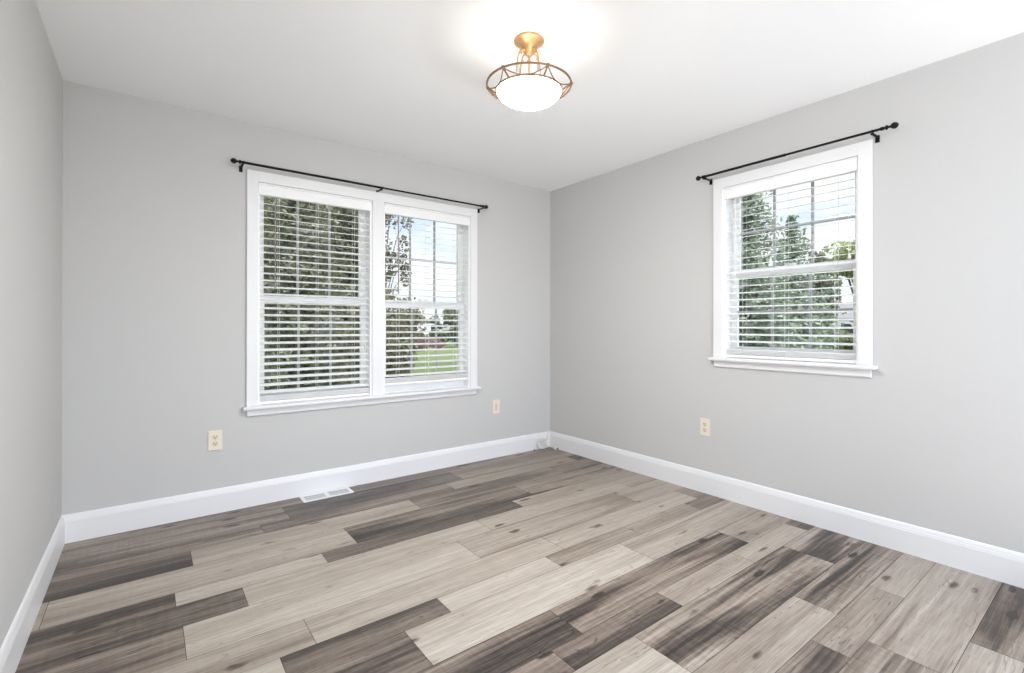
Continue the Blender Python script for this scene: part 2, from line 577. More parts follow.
# ------------------------------------------------------------------ windows
# local frame: u along the wall (seen from inside, left to right), d = depth out of the room, z up
class Frame:
    def __init__(self, kind): self.kind = kind
    def p(self, u, d, z):
        return (u, d, z) if self.kind == 'back' else (d, -u, z)
    def box(self, m, u0, u1, d0, d1, z0, z1, bev=0.0):
        m.box(self.p(u0, d0, z0), self.p(u1, d1, z1), bev)

def make_window(name, F, u0, u1, sill, cw, units, meet, at):
    """u0,u1 = outer casing edges; units = list of (u0,u1) openings"""
    root = empty(name, at, kind='structure')
    inv = Matrix.Translation(-Vector(at))
    def part(mb, nm, mat, par=root):
        o = mb.build(nm, mat)
        o.parent = par
        o.matrix_parent_inverse = Matrix.Identity(4)
        if par is root:
            o.location = -Vector(at)
        return o
    top_o, top_i = 2.138, 2.07
    # casing: two legs, head, with an eased inner bead
    m = MB()
    F.box(m, u0, u0 + cw, -0.018, 0.0, sill, top_o, 0.003)
    F.box(m, u1 - cw, u1, -0.018, 0.0, sill, top_o, 0.003)
    F.box(m, u0 + cw - 0.001, u1 - cw + 0.001, -0.0178, 0.0, top_i, top_o - 0.0002, 0.003)
    F.box(m, u0 + cw - 0.004, u0 + cw + 0.003, -0.011, 0.0, sill, top_i + 0.003, 0.002)
    F.box(m, u1 - cw - 0.003, u1 - cw + 0.004, -0.011, 0.0, sill, top_i + 0.003, 0.002)
    part(m, 'casing', M_trim)
    for a, b in zip(units[:-1], units[1:]):
        m = MB()
        F.box(m, a[1], b[0], -0.0175, TW - 0.02, sill, top_i + 0.001, 0.003)
        part(m, 'mullion', M_trim)
    m = MB()
    F.box(m, u0 - 0.022, u1 + 0.022, -0.048, 0.085, sill - 0.020, sill, 0.005)
    part(m, 'stool', M_trim)
    m = MB()
    a0, a1 = u0 + 0.004, u1 - 0.006
    prof = [(0.0, sill - 0.066), (-0.010, sill - 0.066), (-0.015, sill - 0.060), (-0.016, sill - 0.030), (-0.018, sill - 0.020), (0.0, sill - 0.020)]
    m.prism([F.p(a0, d, z) for d, z in prof], (0, 0, 0), Vector(F.p(a1, 0, 0)) - Vector(F.p(a0, 0, 0)))
    part(m, 'apron', M_trim)
    for (a, b) in units:
        # jamb liner round the opening
        m = MB()
        t = 0.012
        F.box(m, a - 0.004, a + t, -0.002, TW + 0.01, sill, top_i)
        F.box(m, b - t, b + 0.004, -0.002, TW + 0.01, sill, top_i)
        F.box(m, a + t, b - t, -0.002, TW + 0.01, top_i - t, top_i + 0.004)
        F.box(m, a + t, b - t, 0.080, TW + 0.03, sill - 0.012, sill + 0.012)
        # sash tracks
        for uu in (a + t, b - t - 0.006):
            F.box(m, uu, uu + 0.006, 0.100, 0.106, sill + 0.012, top_i - t)
        part(m, 'jamb', M_vinyl)
        ia, ib = a + t, b - t
        for which in ('lower', 'upper'):
            if which == 'lower':
                d0, d1, z0, z1, rb, rt = 0.078, 0.104, sill + 0.012, meet + 0.028, 0.062, 0.054
            else:
                d0, d1, z0, z1, rb, rt = 0.108, 0.136, meet - 0.026, top_i - t, 0.050, 0.036
            st = 0.041
            m = MB()
            F.box(m, ia, ia + st, d0, d1, z0, z1, 0.003)
            F.box(m, ib - st, ib, d0, d1, z0, z1, 0.003)
            F.box(m, ia + st - .001, ib - st + .001, d0 + .0005, d1 - .0005, z0, z0 + rb, 0.003)
            F.box(m, ia + st - .001, ib - st + .001, d0 + .0005, d1 - .0005, z1 - rt, z1, 0.003)
            if which == 'lower':   # lift lip and sash lock
                F.box(m, (ia + ib) / 2 - 0.03, (ia + ib) / 2 + 0.03, d0 - 0.004, d1 + 0.004, z1, z1 + 0.012, 0.003)
            sash = part(m, 'sash', M_vinyl)
            gu0, gu1, gz0, gz1 = ia + st, ib - st, z0 + rb, z1 - rt
            dm = (d0 + d1) / 2
            m = MB()
            F.box(m, gu0 - .004, gu1 + .004, dm - 0.0015, dm + 0.0015, gz0 - .004, gz1 + .004)
            part(m, 'pane', M_glass, sash)
            m = MB()
            for k in (1, 2):
                uu = gu0 + (gu1 - gu0) * k / 3
                F.box(m, uu - 0.008, uu + 0.008, dm - 0.006, dm + 0.006, gz0, gz1, 0.002)
            zz = (gz0 + gz1) / 2
            if which == 'upper' or len(units) == 1: F.box(m, gu0, gu1, dm - 0.0055, dm + 0.0055, zz - 0.008, zz + 0.008, 0.002)
            part(m, 'muntin', M_muntin, sash)
    return root

FB, FR = Frame('back'), Frame('right')
make_window('window_1', FB, -2.551, -0.834, 0.637, 0.064, [(-2.487, -1.742), (-1.652, -0.898)], 1.322, (-1.69, 0, 0.6))
make_window('window_2', FR, 1.698, 2.604, 0.940, 0.064, [(1.762, 2.540)], 1.496, (0, -2.15, 0.9))

# ------------------------------------------------------------------ blinds
def make_blind(F, a, b, ztop, zbot, tilt, label, ladders, wand=None, cord=None, pitch=0.0456, first=1.948):
    c = (a + b) / 2
    at = F.p(c, 0.03, zbot)
    root = empty('window_blind', at, label, 'blind', 'white slatted blinds in the windows')
    def part(mb, nm, mat, par=root):
        o = mb.build(nm, mat)
        o.parent = par
        if par is root: o.location = -Vector(at)
        return o
    ua, ub = a + 0.014, b - 0.014
    # headrail and valance
    m = MB(); F.box(m, ua, ub, 0.012, 0.062, ztop - 0.068, ztop - 0.016, 0.003); part(m, 'headrail', M_blind)
    m = MB()
    zv0, zv1 = ztop - 0.078, ztop - 0.004
    prof = [(0.004, zv0), (-0.004, zv0), (-0.008, zv0 + 0.004), (-0.008, zv1 - 0.012), (-0.013, zv1 - 0.006), (-0.013, zv1), (0.004, zv1)]
    m.prism([F.p(a + 0.004, d, z) for d, z in prof], (0, 0, 0), Vector(F.p(b - 0.004, 0, 0)) - Vector(F.p(a + 0.004, 0, 0)))
    part(m, 'valance', M_blind)
    # slats
    z = first
    dm, hw, th = 0.037, 0.025, 0.0022
    m = MB()
    zs = []
    while z > zbot + 0.072:
        zs.append(z)
        z -= pitch
    ca, sa = math.cos(R(tilt)), math.sin(R(tilt))
    def section(zc, hw, th, crown):
        up_, dn = [], []
        for k in range(5):
            q = -1 + k * 0.5
            h = crown * (1 - q * q)
            x = q * hw
            up_.append((x, h + th / 2)); dn.append((x, h - th / 2))
        out = []
        for x, h in up_ + dn[::-1]:
            out.append((dm + x * ca - h * sa, zc + x * sa + h * ca))   # room edge lower
        return out
    for zc in zs:
        sec = section(zc, hw, th, 0.0012)
        m.prism([F.p(ua, d, zz) for d, zz in sec], (0, 0, 0), Vector(F.p(ub, 0, 0)) - Vector(F.p(ua, 0, 0)))
    ca, sa = 1.0, 0.03
    for k in range(6):                      # spare slats lie stacked on the bottom rail
        sec = section(zbot + 0.026 + 0.0052 * k, hw, th * 1.3, 0.001)
        m.prism([F.p(ua, d, zz) for d, zz in sec], (0, 0, 0), Vector(F.p(ub, 0, 0)) - Vector(F.p(ua, 0, 0)))
    part(m, 'slats', M_blind)
    ca, sa = math.cos(R(tilt)), math.sin(R(tilt))
    # bottom rail
    m = MB()
    zr = zbot + 0.012
    bt = R(2)
    cb, sb = math.cos(bt), math.sin(bt)
    sec = [(-0.026, -0.009), (0.026, -0.009), (0.028, 0.0), (0.026, 0.009), (-0.026, 0.009), (-0.028, 0.0)]
    sec = [(dm + x * cb - h * sb, zr + x * sb + h * cb) for x, h in sec]
    m.prism([F.p(ua, d, zz) for d, zz in sec], (0, 0, 0), Vector(F.p(ub, 0, 0)) - Vector(F.p(ua, 0, 0)))
    part(m, 'bottom_rail', M_blind)
    # ladder strings
    for f in ladders:
        u = ua + (ub - ua) * f
        m = MB()
        for dd in (dm - hw * ca - 0.002, dm + hw * ca + 0.002):
            m.tube([F.p(u, dd, ztop - 0.07), F.p(u, dd, zr)], 0.0011, 5)
        for zc in zs:
            m.tube([F.p(u, dm - hw * ca, zc - hw * sa - .003), F.p(u, dm + hw * ca, zc + hw * sa - .003)], 0.0007, 4)
        part(m, 'ladder_string', M_cord)
    if wand:
        u, z1, mat = wand
        m = MB()
        m.tube([F.p(u, 0.006, ztop - 0.080), F.p(u, 0.003, ztop - 0.10), F.p(u, -0.002, z1 + 0.06), F.p(u, -0.002, z1)], 0.0038, 6)
        m.tube([F.p(u, 0.008, ztop - 0.066), F.p(u, 0.006, ztop - 0.084)], 0.002, 6)
        wd = part(m, 'tilt_wand', mat)
        m = MB(); m.tube([F.p(u, -0.002, z1 + 0.02), F.p(u, -0.002, z1 - 0.015)], [0.0045, 0.0055], 8)
        part(m, 'wand_grip', mat, wd)
    if cord:
        u, z1 = cord
        m = MB()
        for du in (-0.004, 0.004):
            m.tube([F.p(u + du, 0.004, ztop - 0.078), F.p(u + du, 0.0, z1)], 0.0011, 5)
        pc = part(m, 'pull_cord', M_cord)
        m = MB()
        q = Vector(F.p(u, 0.0, z1))
        m.lathe([(0.002, 0.0), (0.005, -0.004), (0.008, -0.028), (0.006, -0.032), (0.0001, -0.032)], 10, Matrix.Translation(q))
        part(m, 'tassel', M_cord, pc)
    return root

make_blind(FB, -2.487, -1.742, 2.070, 0.637, 15, 'blind in the left half of the double window, with its slats tilted most', (0.16, 0.5, 0.85),
           wand=(-2.385, 1.41, M_wand), cord=(-1.79, 1.02))
make_blind(FB, -1.652, -0.898, 2.070, 0.697, 11, 'white blind in the half of the double window that nears the room corner', (0.16, 0.5, 0.85),
           wand=(-1.533, 1.41, M_wand), cord=(-0.95, 1.05), pitch=0.0475, first=1.957)
make_blind(FR, 1.762, 2.540, 2.070, 0.941, 10, 'white blind in the single window on the wall right of the corner', (0.15, 0.5, 0.86),
           wand=(1.842, 1.49, M_cord), cord=(2.495, 1.55), first=1.960)

# ------------------------------------------------------------------ curtain rods
def make_rod(F, u0, u1, brackets, label):
    z, d = 2.158, -0.075
    at = F.p((u0 + u1) / 2, d, z)
    root = empty('curtain_rod', at, label, 'curtain rod', 'black curtain rods over the windows')
    def part(mb, nm, par=root):
        o = mb.build(nm, M_black)
        o.parent = par
        if par is root: o.location = -Vector(at)
        return o
    mid = (u0 + u1) / 2
    m = MB()
    m.tube([F.p(u0 + 0.04, d, z), F.p(mid + .02, d, z)], 0.0080, 14)
    m.tube([F.p(mid, d, z), F.p(u1 - 0.04, d, z)], 0.0066, 14)
    m.tube([F.p(mid + .012, d, z), F.p(mid + .022, d, z)], 0.0088, 14)
    part(m, 'rod')
    for u, s in ((u0, 1), (u1, -1)):
        m = MB()
        prof = [(0.0001, -0.0175), (0.007, -0.0155), (0.013, -0.010), (0.0163, -0.003), (0.0163, 0.004), (0.0125, 0.011), (0.0075, 0.016),
                (0.0060, 0.020), (0.0065, 0.026), (0.0115, 0.030), (0.0125, 0.033), (0.0115, 0.036), (0.0065, 0.039), (0.0075, 0.046), (0.0095, 0.048), (0.0095, 0.058), (0.0001, 0.058)]
        ax = Vector(F.p(s, 0, 0)).normalized()
        q = Vector((0, 0, 1)).rotation_difference(ax).to_matrix().to_4x4()
        m.lathe(prof, 16, Matrix.Translation(Vector(F.p(u, d, z))) @ q)
        # raised ribs of the finial ball
        part(m, 'finial')
    for u in brackets:
        m = MB()
        F.box(m, u - 0.010, u + 0.010, -0.005, 0.0, z - 0.042, z - 0.004, 0.0015)             # wall plate
        F.box(m, u - 0.006, u + 0.006, d - 0.002, -0.003, z - 0.017, z - 0.010, 0.0015)      # arm
        F.box(m, u - 0.006, u + 0.006, d - 0.007, d + 0.006, z - 0.020, z - 0.010, 0.002)    # clamp seat
        m.tube([F.p(u, d + 0.0105 * math.cos(a), z + 0.0105 * math.sin(a)) for a in [R(150 + 12 * k) for k in range(21)]], 0.003, 6)
        br = part(m, 'bracket')
        m = MB()
        m.tube([F.p(u, d - 0.008, z - 0.020), F.p(u, d - 0.022, z - 0.020)], [0.003, 0.0045], 8)
        part(m, 'thumb_screw', br)
    return root
make_rod(FB, -2.630, -0.782, (-2.583, -1.700, -0.812), 'longer black curtain rod on three brackets above the double window')
make_rod(FR, 1.622, 2.718, (1.672, 2.625), 'shorter black curtain rod on two brackets above the single window')

# ------------------------------------------------------------------ ceiling light
def make_light():
    cx, cy = -1.679, -1.780
    root = empty('ceiling_light', (cx, cy, H), 'antique gold ceiling light with a lit frosted glass bowl in a wire ring basket', 'ceiling light')
    def part(mb, nm, mat, par=root):
        return mb.build(nm, mat, par)
    # everything below is relative to the ceiling point
    m = MB()
    m.lathe([(0.0001, 0.0), (0.066, 0.0), (0.069, -0.004), (0.068, -0.009), (0.062, -0.013), (0.052, -0.019), (0.044, -0.027), (0.040, -0.030), (0.036, -0.036),
             (0.030, -0.046), (0.026, -0.056), (0.017, -0.066), (0.012, -0.073), (0.0001, -0.074)], 36)
    part(m, 'canopy', M_gold)
    m = MB()
    m.tube([(0, 0, -0.07), (0, 0, -0.30)], 0.0045, 12)
    m.lathe([(0.0046, -0.085), (0.009, -0.090), (0.009, -0.098), (0.0046, -0.104)], 16)
    part(m, 'stem', M_gold)
    zo, zi, ro, ri = 2.236 - H, 2.208 - H, 0.190, 0.148
    view = math.atan2(fwd.y, fwd.x)                  # nodes are set out from the line of sight, as they hang in the room
    nodes = [view + math.pi + R(-36 + 60 * k) for k in range(6)]
    ring = lambda r, z, n=72: [(r * math.cos(2 * math.pi * k / n), r * math.sin(2 * math.pi * k / n), z) for k in range(n)]
    m = MB(); m.tube(ring(ro, zo), 0.0046, 8, closed=True); part(m, 'outer_ring', M_bronze)
    m = MB(); m.tube(ring(ri, zi), 0.0048, 8, closed=True); part(m, 'inner_ring', M_bronze)
    for k, a in enumerate(nodes):
        m = MB()
        pa = Vector((ro * math.cos(a), ro * math.sin(a), zo))
        # straight strut out to the node, and a little knot on the ring
        m.tube([pa, Vector((ri * math.cos(a), ri * math.sin(a), zi))], [0.0042, 0.0034], 8)
        m.lathe([(0.0001, -0.008), (0.006, -0.006), (0.0085, 0.0), (0.006, 0.006), (0.0001, 0.008)], 12, Matrix.Translation(pa))
        # two arcs that sweep from the node to the inner ring either side
        for s in (-1, 1):
            pts = []
            for q in range(11):
                t = q / 10
                aa = a + s * R(27) * t
                rr = ro + (ri + 0.003 - ro) * math.sin(t * math.pi / 2) ** 0.75
                zz = zo + (zi - zo) * math.sin(t * math.pi / 2) ** 0.75
                pts.append((rr * math.cos(aa), rr * math.sin(aa), zz))
            m.tube(pts, 0.0026, 6)
        part(m, 'strut', M_bronze)
    # scrolled arms with grey sockets that hold the bulbs
    for k in range(4):
        a = view + R(38 + 90 * k)
        ca, sa = math.cos(a), math.sin(a)
        path = [(0.022, -0.052), (0.036, -0.050), (0.048, -0.056), (0.053, -0.066), (0.048, -0.074), (0.042, -0.070), (0.046, -0.064), (0.057, -0.074), (0.064, -0.095), (0.066, -0.118), (0.066, -0.140)]
        m = MB()
        m.tube([(r * ca, r * sa, z) for r, z in path], [0.0045] * 8 + [0.004] * 3, 8)
        arm = part(m, 'arm', M_gold)
        m = MB()
        m.lathe([(0.0001, -0.132), (0.006, -0.132), (0.0075, -0.140), (0.0075, -0.172), (0.0001, -0.172)], 12, Matrix.Translation((0.066 * ca, 0.066 * sa, 0)))
        part(m, 'socket', M_socket, arm)
    # frosted bowl, open at the top
    zb = 2.150 - H
    prof_o, prof_i = [], []
    for q in range(17):
        t = q / 16 * math.pi / 2
        prof_o.append((max(0.0001, 0.1445 * math.sin(t)), zi + 0.004 - (zi + 0.004 - zb) * math.cos(t) ** 1.0))
    for q in range(16, -1, -1):
        t = q / 16 * math.pi / 2
        prof_i.append((max(0.0001, 0.1405 * math.sin(t)), zi + 0.004 - (zi - zb) * math.cos(t)))
    m = MB(); m.lathe(prof_o + prof_i, 48)
    bowl = part(m, 'glass_bowl', [M_lampglass, M_lampliner])
    for p in bowl.data.polygons:
        if p.index >= 16 * 48: p.material_index = 1
    for k in range(3):
        a = view + R(20 + 120 * k)
        l = bpy.data.lights.new('bulb_light', 'POINT')
        l.energy = LAMP_BULB_W
        l.color = (1.0, 0.96, 0.90)
        l.shadow_soft_size = 0.02
        lo = bpy.data.objects.new('bulb_light', l)
        COL.objects.link(lo)
        lo.parent = root
        lo.location = (0.09 * math.cos(a), 0.09 * math.sin(a), zi + 0.012)
make_light()

# ------------------------------------------------------------------ outlets
def make_outlet(F, u, z, label, style):
    at = F.p(u, 0, z)
    root = empty('electrical_outlet', at, label, 'outlet', 'ivory outlets low on the walls')
    def part(mb, nm, mat, par=root):
        o = mb.build(nm, mat)
        o.parent = par
        if par is root: o.location = -Vector(at)
        return o
    m = MB(); F.box(m, u - 0.0365, u + 0.0365, -0.006, 0.0, z - 0.060, z + 0.060, 0.004); part(m, 'cover_plate', M_ivory)
    def disc(m, uu, zz, r, d0, d1, n=12):
        m.tube([F.p(uu, d0, zz), F.p(uu, d1, zz)], r, n)
    if style == 'duplex':
        for s in (1, -1):
            zc = z + s * 0.0195
            m = MB()
            poly = []
            for k in range(24):
                t = 2 * math.pi * k / 24
                poly.append((u + 0.0172 * math.cos(t), max(-0.0140, min(0.0140, 0.0172 * math.sin(t)))))
            m.prism([F.p(a, -0.0055, zc + b) for a, b in poly], (0, 0, 0), Vector(F.p(0, -0.0025, 0)))
            rc = part(m, 'receptacle', M_ivory2)
            m = MB()
            F.box(m, u - 0.0078, u - 0.0048, -0.0086, -0.0075, zc + 0.000, zc + 0.009)
            F.box(m, u + 0.0048, u + 0.0078, -0.0086, -0.0075, zc + 0.001, zc + 0.008)
            disc(m, u, zc - 0.0065, 0.0032, -0.0086, -0.0075)
            part(m, 'slots', M_slot, rc)
        m = MB(); disc(m, u, z, 0.0032, -0.005, -0.0072); part(m, 'screw', M_screw)
    else:
        m = MB(); F.box(m, u - 0.0165, u + 0.0165, -0.0085, -0.0055, z - 0.0335, z + 0.0335, 0.0015); rc = part(m, 'insert', M_ivory2)
        m = MB(); F.box(m, u - 0.006, u + 0.006, -0.0095, -0.0080, z - 0.016, z + 0.016, 0.001); part(m, 'port', M_slot if False else M_screw, rc)
        for s in (1, -1):
            m = MB(); disc(m, u, z + s * 0.046, 0.003, -0.005, -0.0070); part(m, 'screw', M_screw)
make_outlet(FB, -2.717, 0.446, 'ivory outlet on the back wall beneath the left end of the double window', 'duplex')
make_outlet(FB, -0.630, 0.443, 'narrow-looking ivory wall plate between the double window and the room corner', 'plate')
make_outlet(FR, 1.629, 0.452, 'ivory outlet on the right wall below the single window', 'duplex')

# ------------------------------------------------------------------ floor register
def make_vent():
    x0, x1, y0, y1 = -2.243, -1.918, -0.150, -0.020
    at = ((x0 + x1) / 2, (y0 + y1) / 2, 0)
    root = empty('floor_vent', at, 'white slotted metal floor vent against the back baseboard', 'vent')
    def part(mb, nm, mat):
        o = mb.build(nm, mat, root)
        o.location = -Vector(at)
        return o
    m = MB(); m.box((x0 + .01, y0 + .01, 0.0), (x1 - .01, y1 - .01, 0.0006)); part(m, 'duct_opening', M_dark)
    m = MB()
    b = 0.018
    m.box((x0, y0, 0), (x1, y0 + b, 0.006), 0.002)
    m.box((x0, y1 - b, 0), (x1, y1, 0.006), 0.002)
    m.box((x0, y0 + b - .001, 0), (x0 + b, y1 - b + .001, 0.006), 0.002)
    m.box((x1 - b, y0 + b - .001, 0), (x1, y1 - b + .001, 0.006), 0.002)
    xm = (x0 + x1) / 2
    m.box((xm - 0.012, y0 + b - .001, 0.001), (xm + 0.012, y1 - b + .001, 0.0055), 0.0015)
    part(m, 'frame', M_vent)
    m = MB()
    n = 13
    for half in ((x0 + b, xm - 0.012), (xm + 0.012, x1 - b)):
        for k in range(n):
            xx = half[0] + (half[1] - half[0]) * (k + 0.5) / n
            m.box((xx - 0.0022, y0 + b, 0.0008), (xx + 0.0022, y1 - b, 0.0026))
    for k in (1, 2):
        yy = y0 + b + (y1 - y0 - 2 * b) * k / 3
        m.box((x0 + b, yy - .003, 0.0008), (x1 - b, yy + .003, 0.0025))
    part(m, 'louvers', M_vent)
make_vent()

# ------------------------------------------------------------------ loose cable in the corner
def make_cable():
    root = empty('coiled_cable', (-0.09, -0.05, 0), 'white cable coiled on the floor in the room corner, with a plug on its end', 'cable')
    r = random.Random(3)
    pts = [(0.080, 0.044, 0.152), (0.062, 0.030, 0.153), (0.040, 0.020, 0.140), (0.028, 0.016, 0.10)]
    for k in range(3):
        cx = -0.030 - 0.020 * k
        for q in range(14):
            t = q / 14 * 2 * math.pi + 0.5
            pts.append((cx + (0.046 - 0.005 * k) * math.cos(t), 0.020 - 0.012 * k + 0.014 * math.sin(t), 0.052 + (0.046 - 0.006 * k) * math.sin(t)))
    pts += [(0.01, -0.02, 0.03), (0.030, -0.045, 0.02), (0.045, -0.058, 0.016)]
    # smooth
    P = [Vector(p) for p in pts]
    out = []
    for i in range(len(P) - 1):
        p0, p1, p2, p3 = P[max(0, i - 1)], P[i], P[i + 1], P[min(len(P) - 1, i + 2)]
        for j in range(4):
            t = j / 4
            out.append(0.5 * ((2 * p1) + (p2 - p0) * t + (2 * p0 - 5 * p1 + 4 * p2 - p3) * t * t + (-p0 + 3 * p1 - 3 * p2 + p3) * t ** 3))
    out.append(P[-1])
    for p in out:
        p.z = max(p.z, 0.0042)
        p.y = min(p.y, 0.032 if p.z < 0.148 else 0.2)
    m = MB(); m.tube(out, 0.0042, 8); m.build('cord', M_cable, root)
    m = MB()
    m.box((0.036, -0.078, 0.001), (0.066, -0.048, 0.030), 0.006)
    m.tube([(0.050, -0.063, 0.015), (0.034, -0.092, 0.012)], [0.011, 0.008], 10)
    pl = m.build('plug', M_cable, root)
    m = MB(); m.tube([(0.060, -0.070, 0.012), (0.074, -0.084, 0.007)], 0.005, 8)
    m.build('pin', M_tip, pl)
    m = MB(); m.tube([(-0.150, -0.006, 0.020), (-0.152, -0.008, 0.0045)], 0.0042, 8); m.build('connector', M_tip, root)
make_cable()

# ------------------------------------------------------------------ outdoors
GZ = -0.45
CX, CY = -3.0406, -3.4899
def out(az, dist):
    """azimuth in degrees clockwise from the back wall's outward normal, distance from the room's near left corner"""
    return CX + math.sin(R(az)) * dist, CY + math.cos(R(az)) * dist

def lawn_mat():
    m = bpy.data.materials.new('lawn')
    m.use_nodes = True
    t = m.node_tree
    b = t.nodes['Principled BSDF']
    co = t.nodes.new('ShaderNodeTexCoord')
    n = t.nodes.new('ShaderNodeTexNoise'); n.inputs['Scale'].default_value = 0.12; n.inputs['Detail'].default_value = 6
    n2 = t.nodes.new('ShaderNodeTexNoise'); n2.inputs['Scale'].default_value = 6.0; n2.inputs['Detail'].default_value = 5
    t.links.new(co.outputs['Object'], n.inputs['Vector']); t.links.new(co.outputs['Object'], n2.inputs['Vector'])
    a = t.nodes.new('ShaderNodeMath'); a.operation = 'MULTIPLY_ADD'
    t.links.new(n2.outputs['Fac'], a.inputs[0]); a.inputs[1].default_value = 0.45; t.links.new(n.outputs['Fac'], a.inputs[2])
    r = t.nodes.new('ShaderNodeValToRGB')
    r.color_ramp.elements[0].position = 0.5; r.color_ramp.elements[0].color = (0.060, 0.095, 0.038, 1)
    r.color_ramp.elements[1].position = 1.0; r.color_ramp.elements[1].color = (0.155, 0.17, 0.080, 1)
    t.links.new(a.outputs[0], r.inputs[0]); t.links.new(r.outputs[0], b.inputs['Base Color'])
    b.inputs['Roughness'].default_value = 0.9
    b.inputs['Specular IOR Level'].default_value = 0.1
    return m
M_lawn = lawn_mat()
m = MB()
g0 = TW
m.add([(-60, g0 + .0, GZ), (g0, g0, GZ), (g0, -60, GZ), (260, -60, GZ), (260, 260, GZ), (-60, 260, GZ)], [(0, 1, 4, 5), (1, 2, 3, 4)])
m.build('lawn_ground', M_lawn)['kind'] = 'structure'
m = MB(); m.box((-16, -22, GZ - 0.2), (8, YF - 0.02, GZ + 0.0)); struct('ground_bounce_fill', m, material('pale_bounce_surface', (0.86, 0.86, 0.855), 0.9, noise=0.03, nscale=2))  # unseen pale ground added behind the open side to bounce light indoors
m = MB(); m.box((-W - 0.3, YF, H + 0.12), (0.35, 0.35, H + 0.2)); struct('roof', m, material('roof_deck', (0.3, 0.29, 0.28), 0.9, noise=0.1))
# foundation below the outer walls
m = MB()
m.box((-W - 0.12, 0.02, GZ - 0.05), (TW, TW, -0.12)); m.box((0.02, YF, GZ - 0.05), (TW, 0.02, -0.12))
struct('foundation_wall_1', m, material('foundation', (0.4, 0.39, 0.37), 0.9, noise=0.1))

M_bark = material('bark', (0.16, 0.125, 0.095), 0.9, noise=0.3, nscale=9)
M_spruce = leaf_mat('spruce_needles', (0.17, 0.21, 0.165), (0.38, 0.43, 0.32))
M_ever = leaf_mat('evergreen_leaves', (0.105, 0.112, 0.082), (0.31, 0.31, 0.20))
M_olive = leaf_mat('olive_leaves', (0.10, 0.115, 0.045), (0.32, 0.32, 0.14))
M_pale = leaf_mat('pale_leaves', (0.22, 0.27, 0.13), (0.55, 0.58, 0.32))
M_brown = leaf_mat('brownish_leaves', (0.125, 0.118, 0.078), (0.32, 0.29, 0.19))
M_far = leaf_mat('far_leaves', (0.105, 0.12, 0.08), (0.27, 0.275, 0.18))
M_red = leaf_mat('red_leaves', (0.20, 0.12, 0.11), (0.42, 0.29, 0.27))

def leaf_object(name, centres, sizes, mat, parent, seed, flat=0.0, aspect=1.8):
    """one mesh of small pointed leaf blades"""
    g = np.random.default_rng(seed)
    c = np.asarray(centres, float)
    n = len(c)
    s = np.asarray(sizes, float).reshape(-1, 1)
    a = g.normal(size=(n, 3)); a[:, 2] *= (1 - flat)
    a /= np.linalg.norm(a, axis=1, keepdims=True)
    b = g.normal(size=(n, 3)); b[:, 2] *= (1 - flat)
    b -= a * (a * b).sum(1, keepdims=True)
    b /= np.linalg.norm(b, axis=1, keepdims=True)
    k = s / aspect
    v = np.stack([c - a * s, c + b * k - a * s * 0.1, c + a * s, c - b * k - a * s * 0.1], 1).reshape(-1, 3)
    me = bpy.data.meshes.new(name)
    me.vertices.add(4 * n); me.vertices.foreach_set('co', v.ravel())
    me.loops.add(4 * n); me.loops.foreach_set('vertex_index', np.arange(4 * n))
    me.polygons.add(n); me.polygons.foreach_set('loop_start', np.arange(n) * 4)
    me.update(calc_edges=True)
    at = me.attributes.new('tint', 'FLOAT', 'FACE')
    at.data.foreach_set('value', g.uniform(0, 1, n) * 0.75)
    me.materials.append(mat)
    o = bpy.data.objects.new(name, me)
    COL.objects.link(o)
    o.parent = parent
    return o

def spruce(x, y, h, r, label, seed, mat=None, step=0.24, leaf=0.075, bare=0.25, group='spruces outside the single window'):
    root = empty('spruce_tree', (x, y, GZ), label, 'tree', group)
    g = random.Random(seed)
    bm_ = MB(); bm_.tube([(0, 0, -0.05), (0.02, 0, h * .5), (0, 0.01, h * .97)], [0.02 * h + .03, 0.012 * h + .02, 0.01], 8)
    pts, sz = [], []
    z = bare
    while z < h:
        f = 1 - z / h
        L0 = r * f ** 0.85 + 0.10
        nb = max(4, int(5 + 6 * f))
        off = g.uniform(0, 6.28)
        for k in range(nb):
            a = off + 6.283 * k / nb + g.uniform(-.25, .25)
            L = L0 * g.uniform(0.68, 1.12)
            droop = -0.22 - 0.22 * f
            n = max(4, int(L / 0.075))
            for q in range(n):
                t = (q + g.random()) / n
                rad = L * t
                zz = z + rad * droop + 0.25 * L * t * t * 0.9
                wd = 0.30 * L * (1 - t) ** 0.6 * (0.4 + t) + 0.03
                for _ in range(4):
                    da = g.gauss(0, wd * 0.6)
                    px = rad * math.cos(a) - da * math.sin(a)
                    py = rad * math.sin(a) + da * math.cos(a)
                    pts.append((px + g.gauss(0, .02), py + g.gauss(0, .02), max(0.05, zz - abs(g.gauss(0, 0.09)))))
                    sz.append(leaf * g.uniform(0.7, 1.4))
            if g.random() < 0.5:
                bm_.tube([(0, 0, z), (L * .8 * math.cos(a), L * .8 * math.sin(a), z + L * .8 * droop + .14 * L)], [0.012, 0.004], 4, caps=False)
        z += step * g.uniform(0.8, 1.2) * (0.6 + 0.6 * f)
    bm_.build('trunk', M_bark, root)
    leaf_object('foliage', pts, sz, mat or M_spruce, root, seed, 0.35, 2.4)
    return root

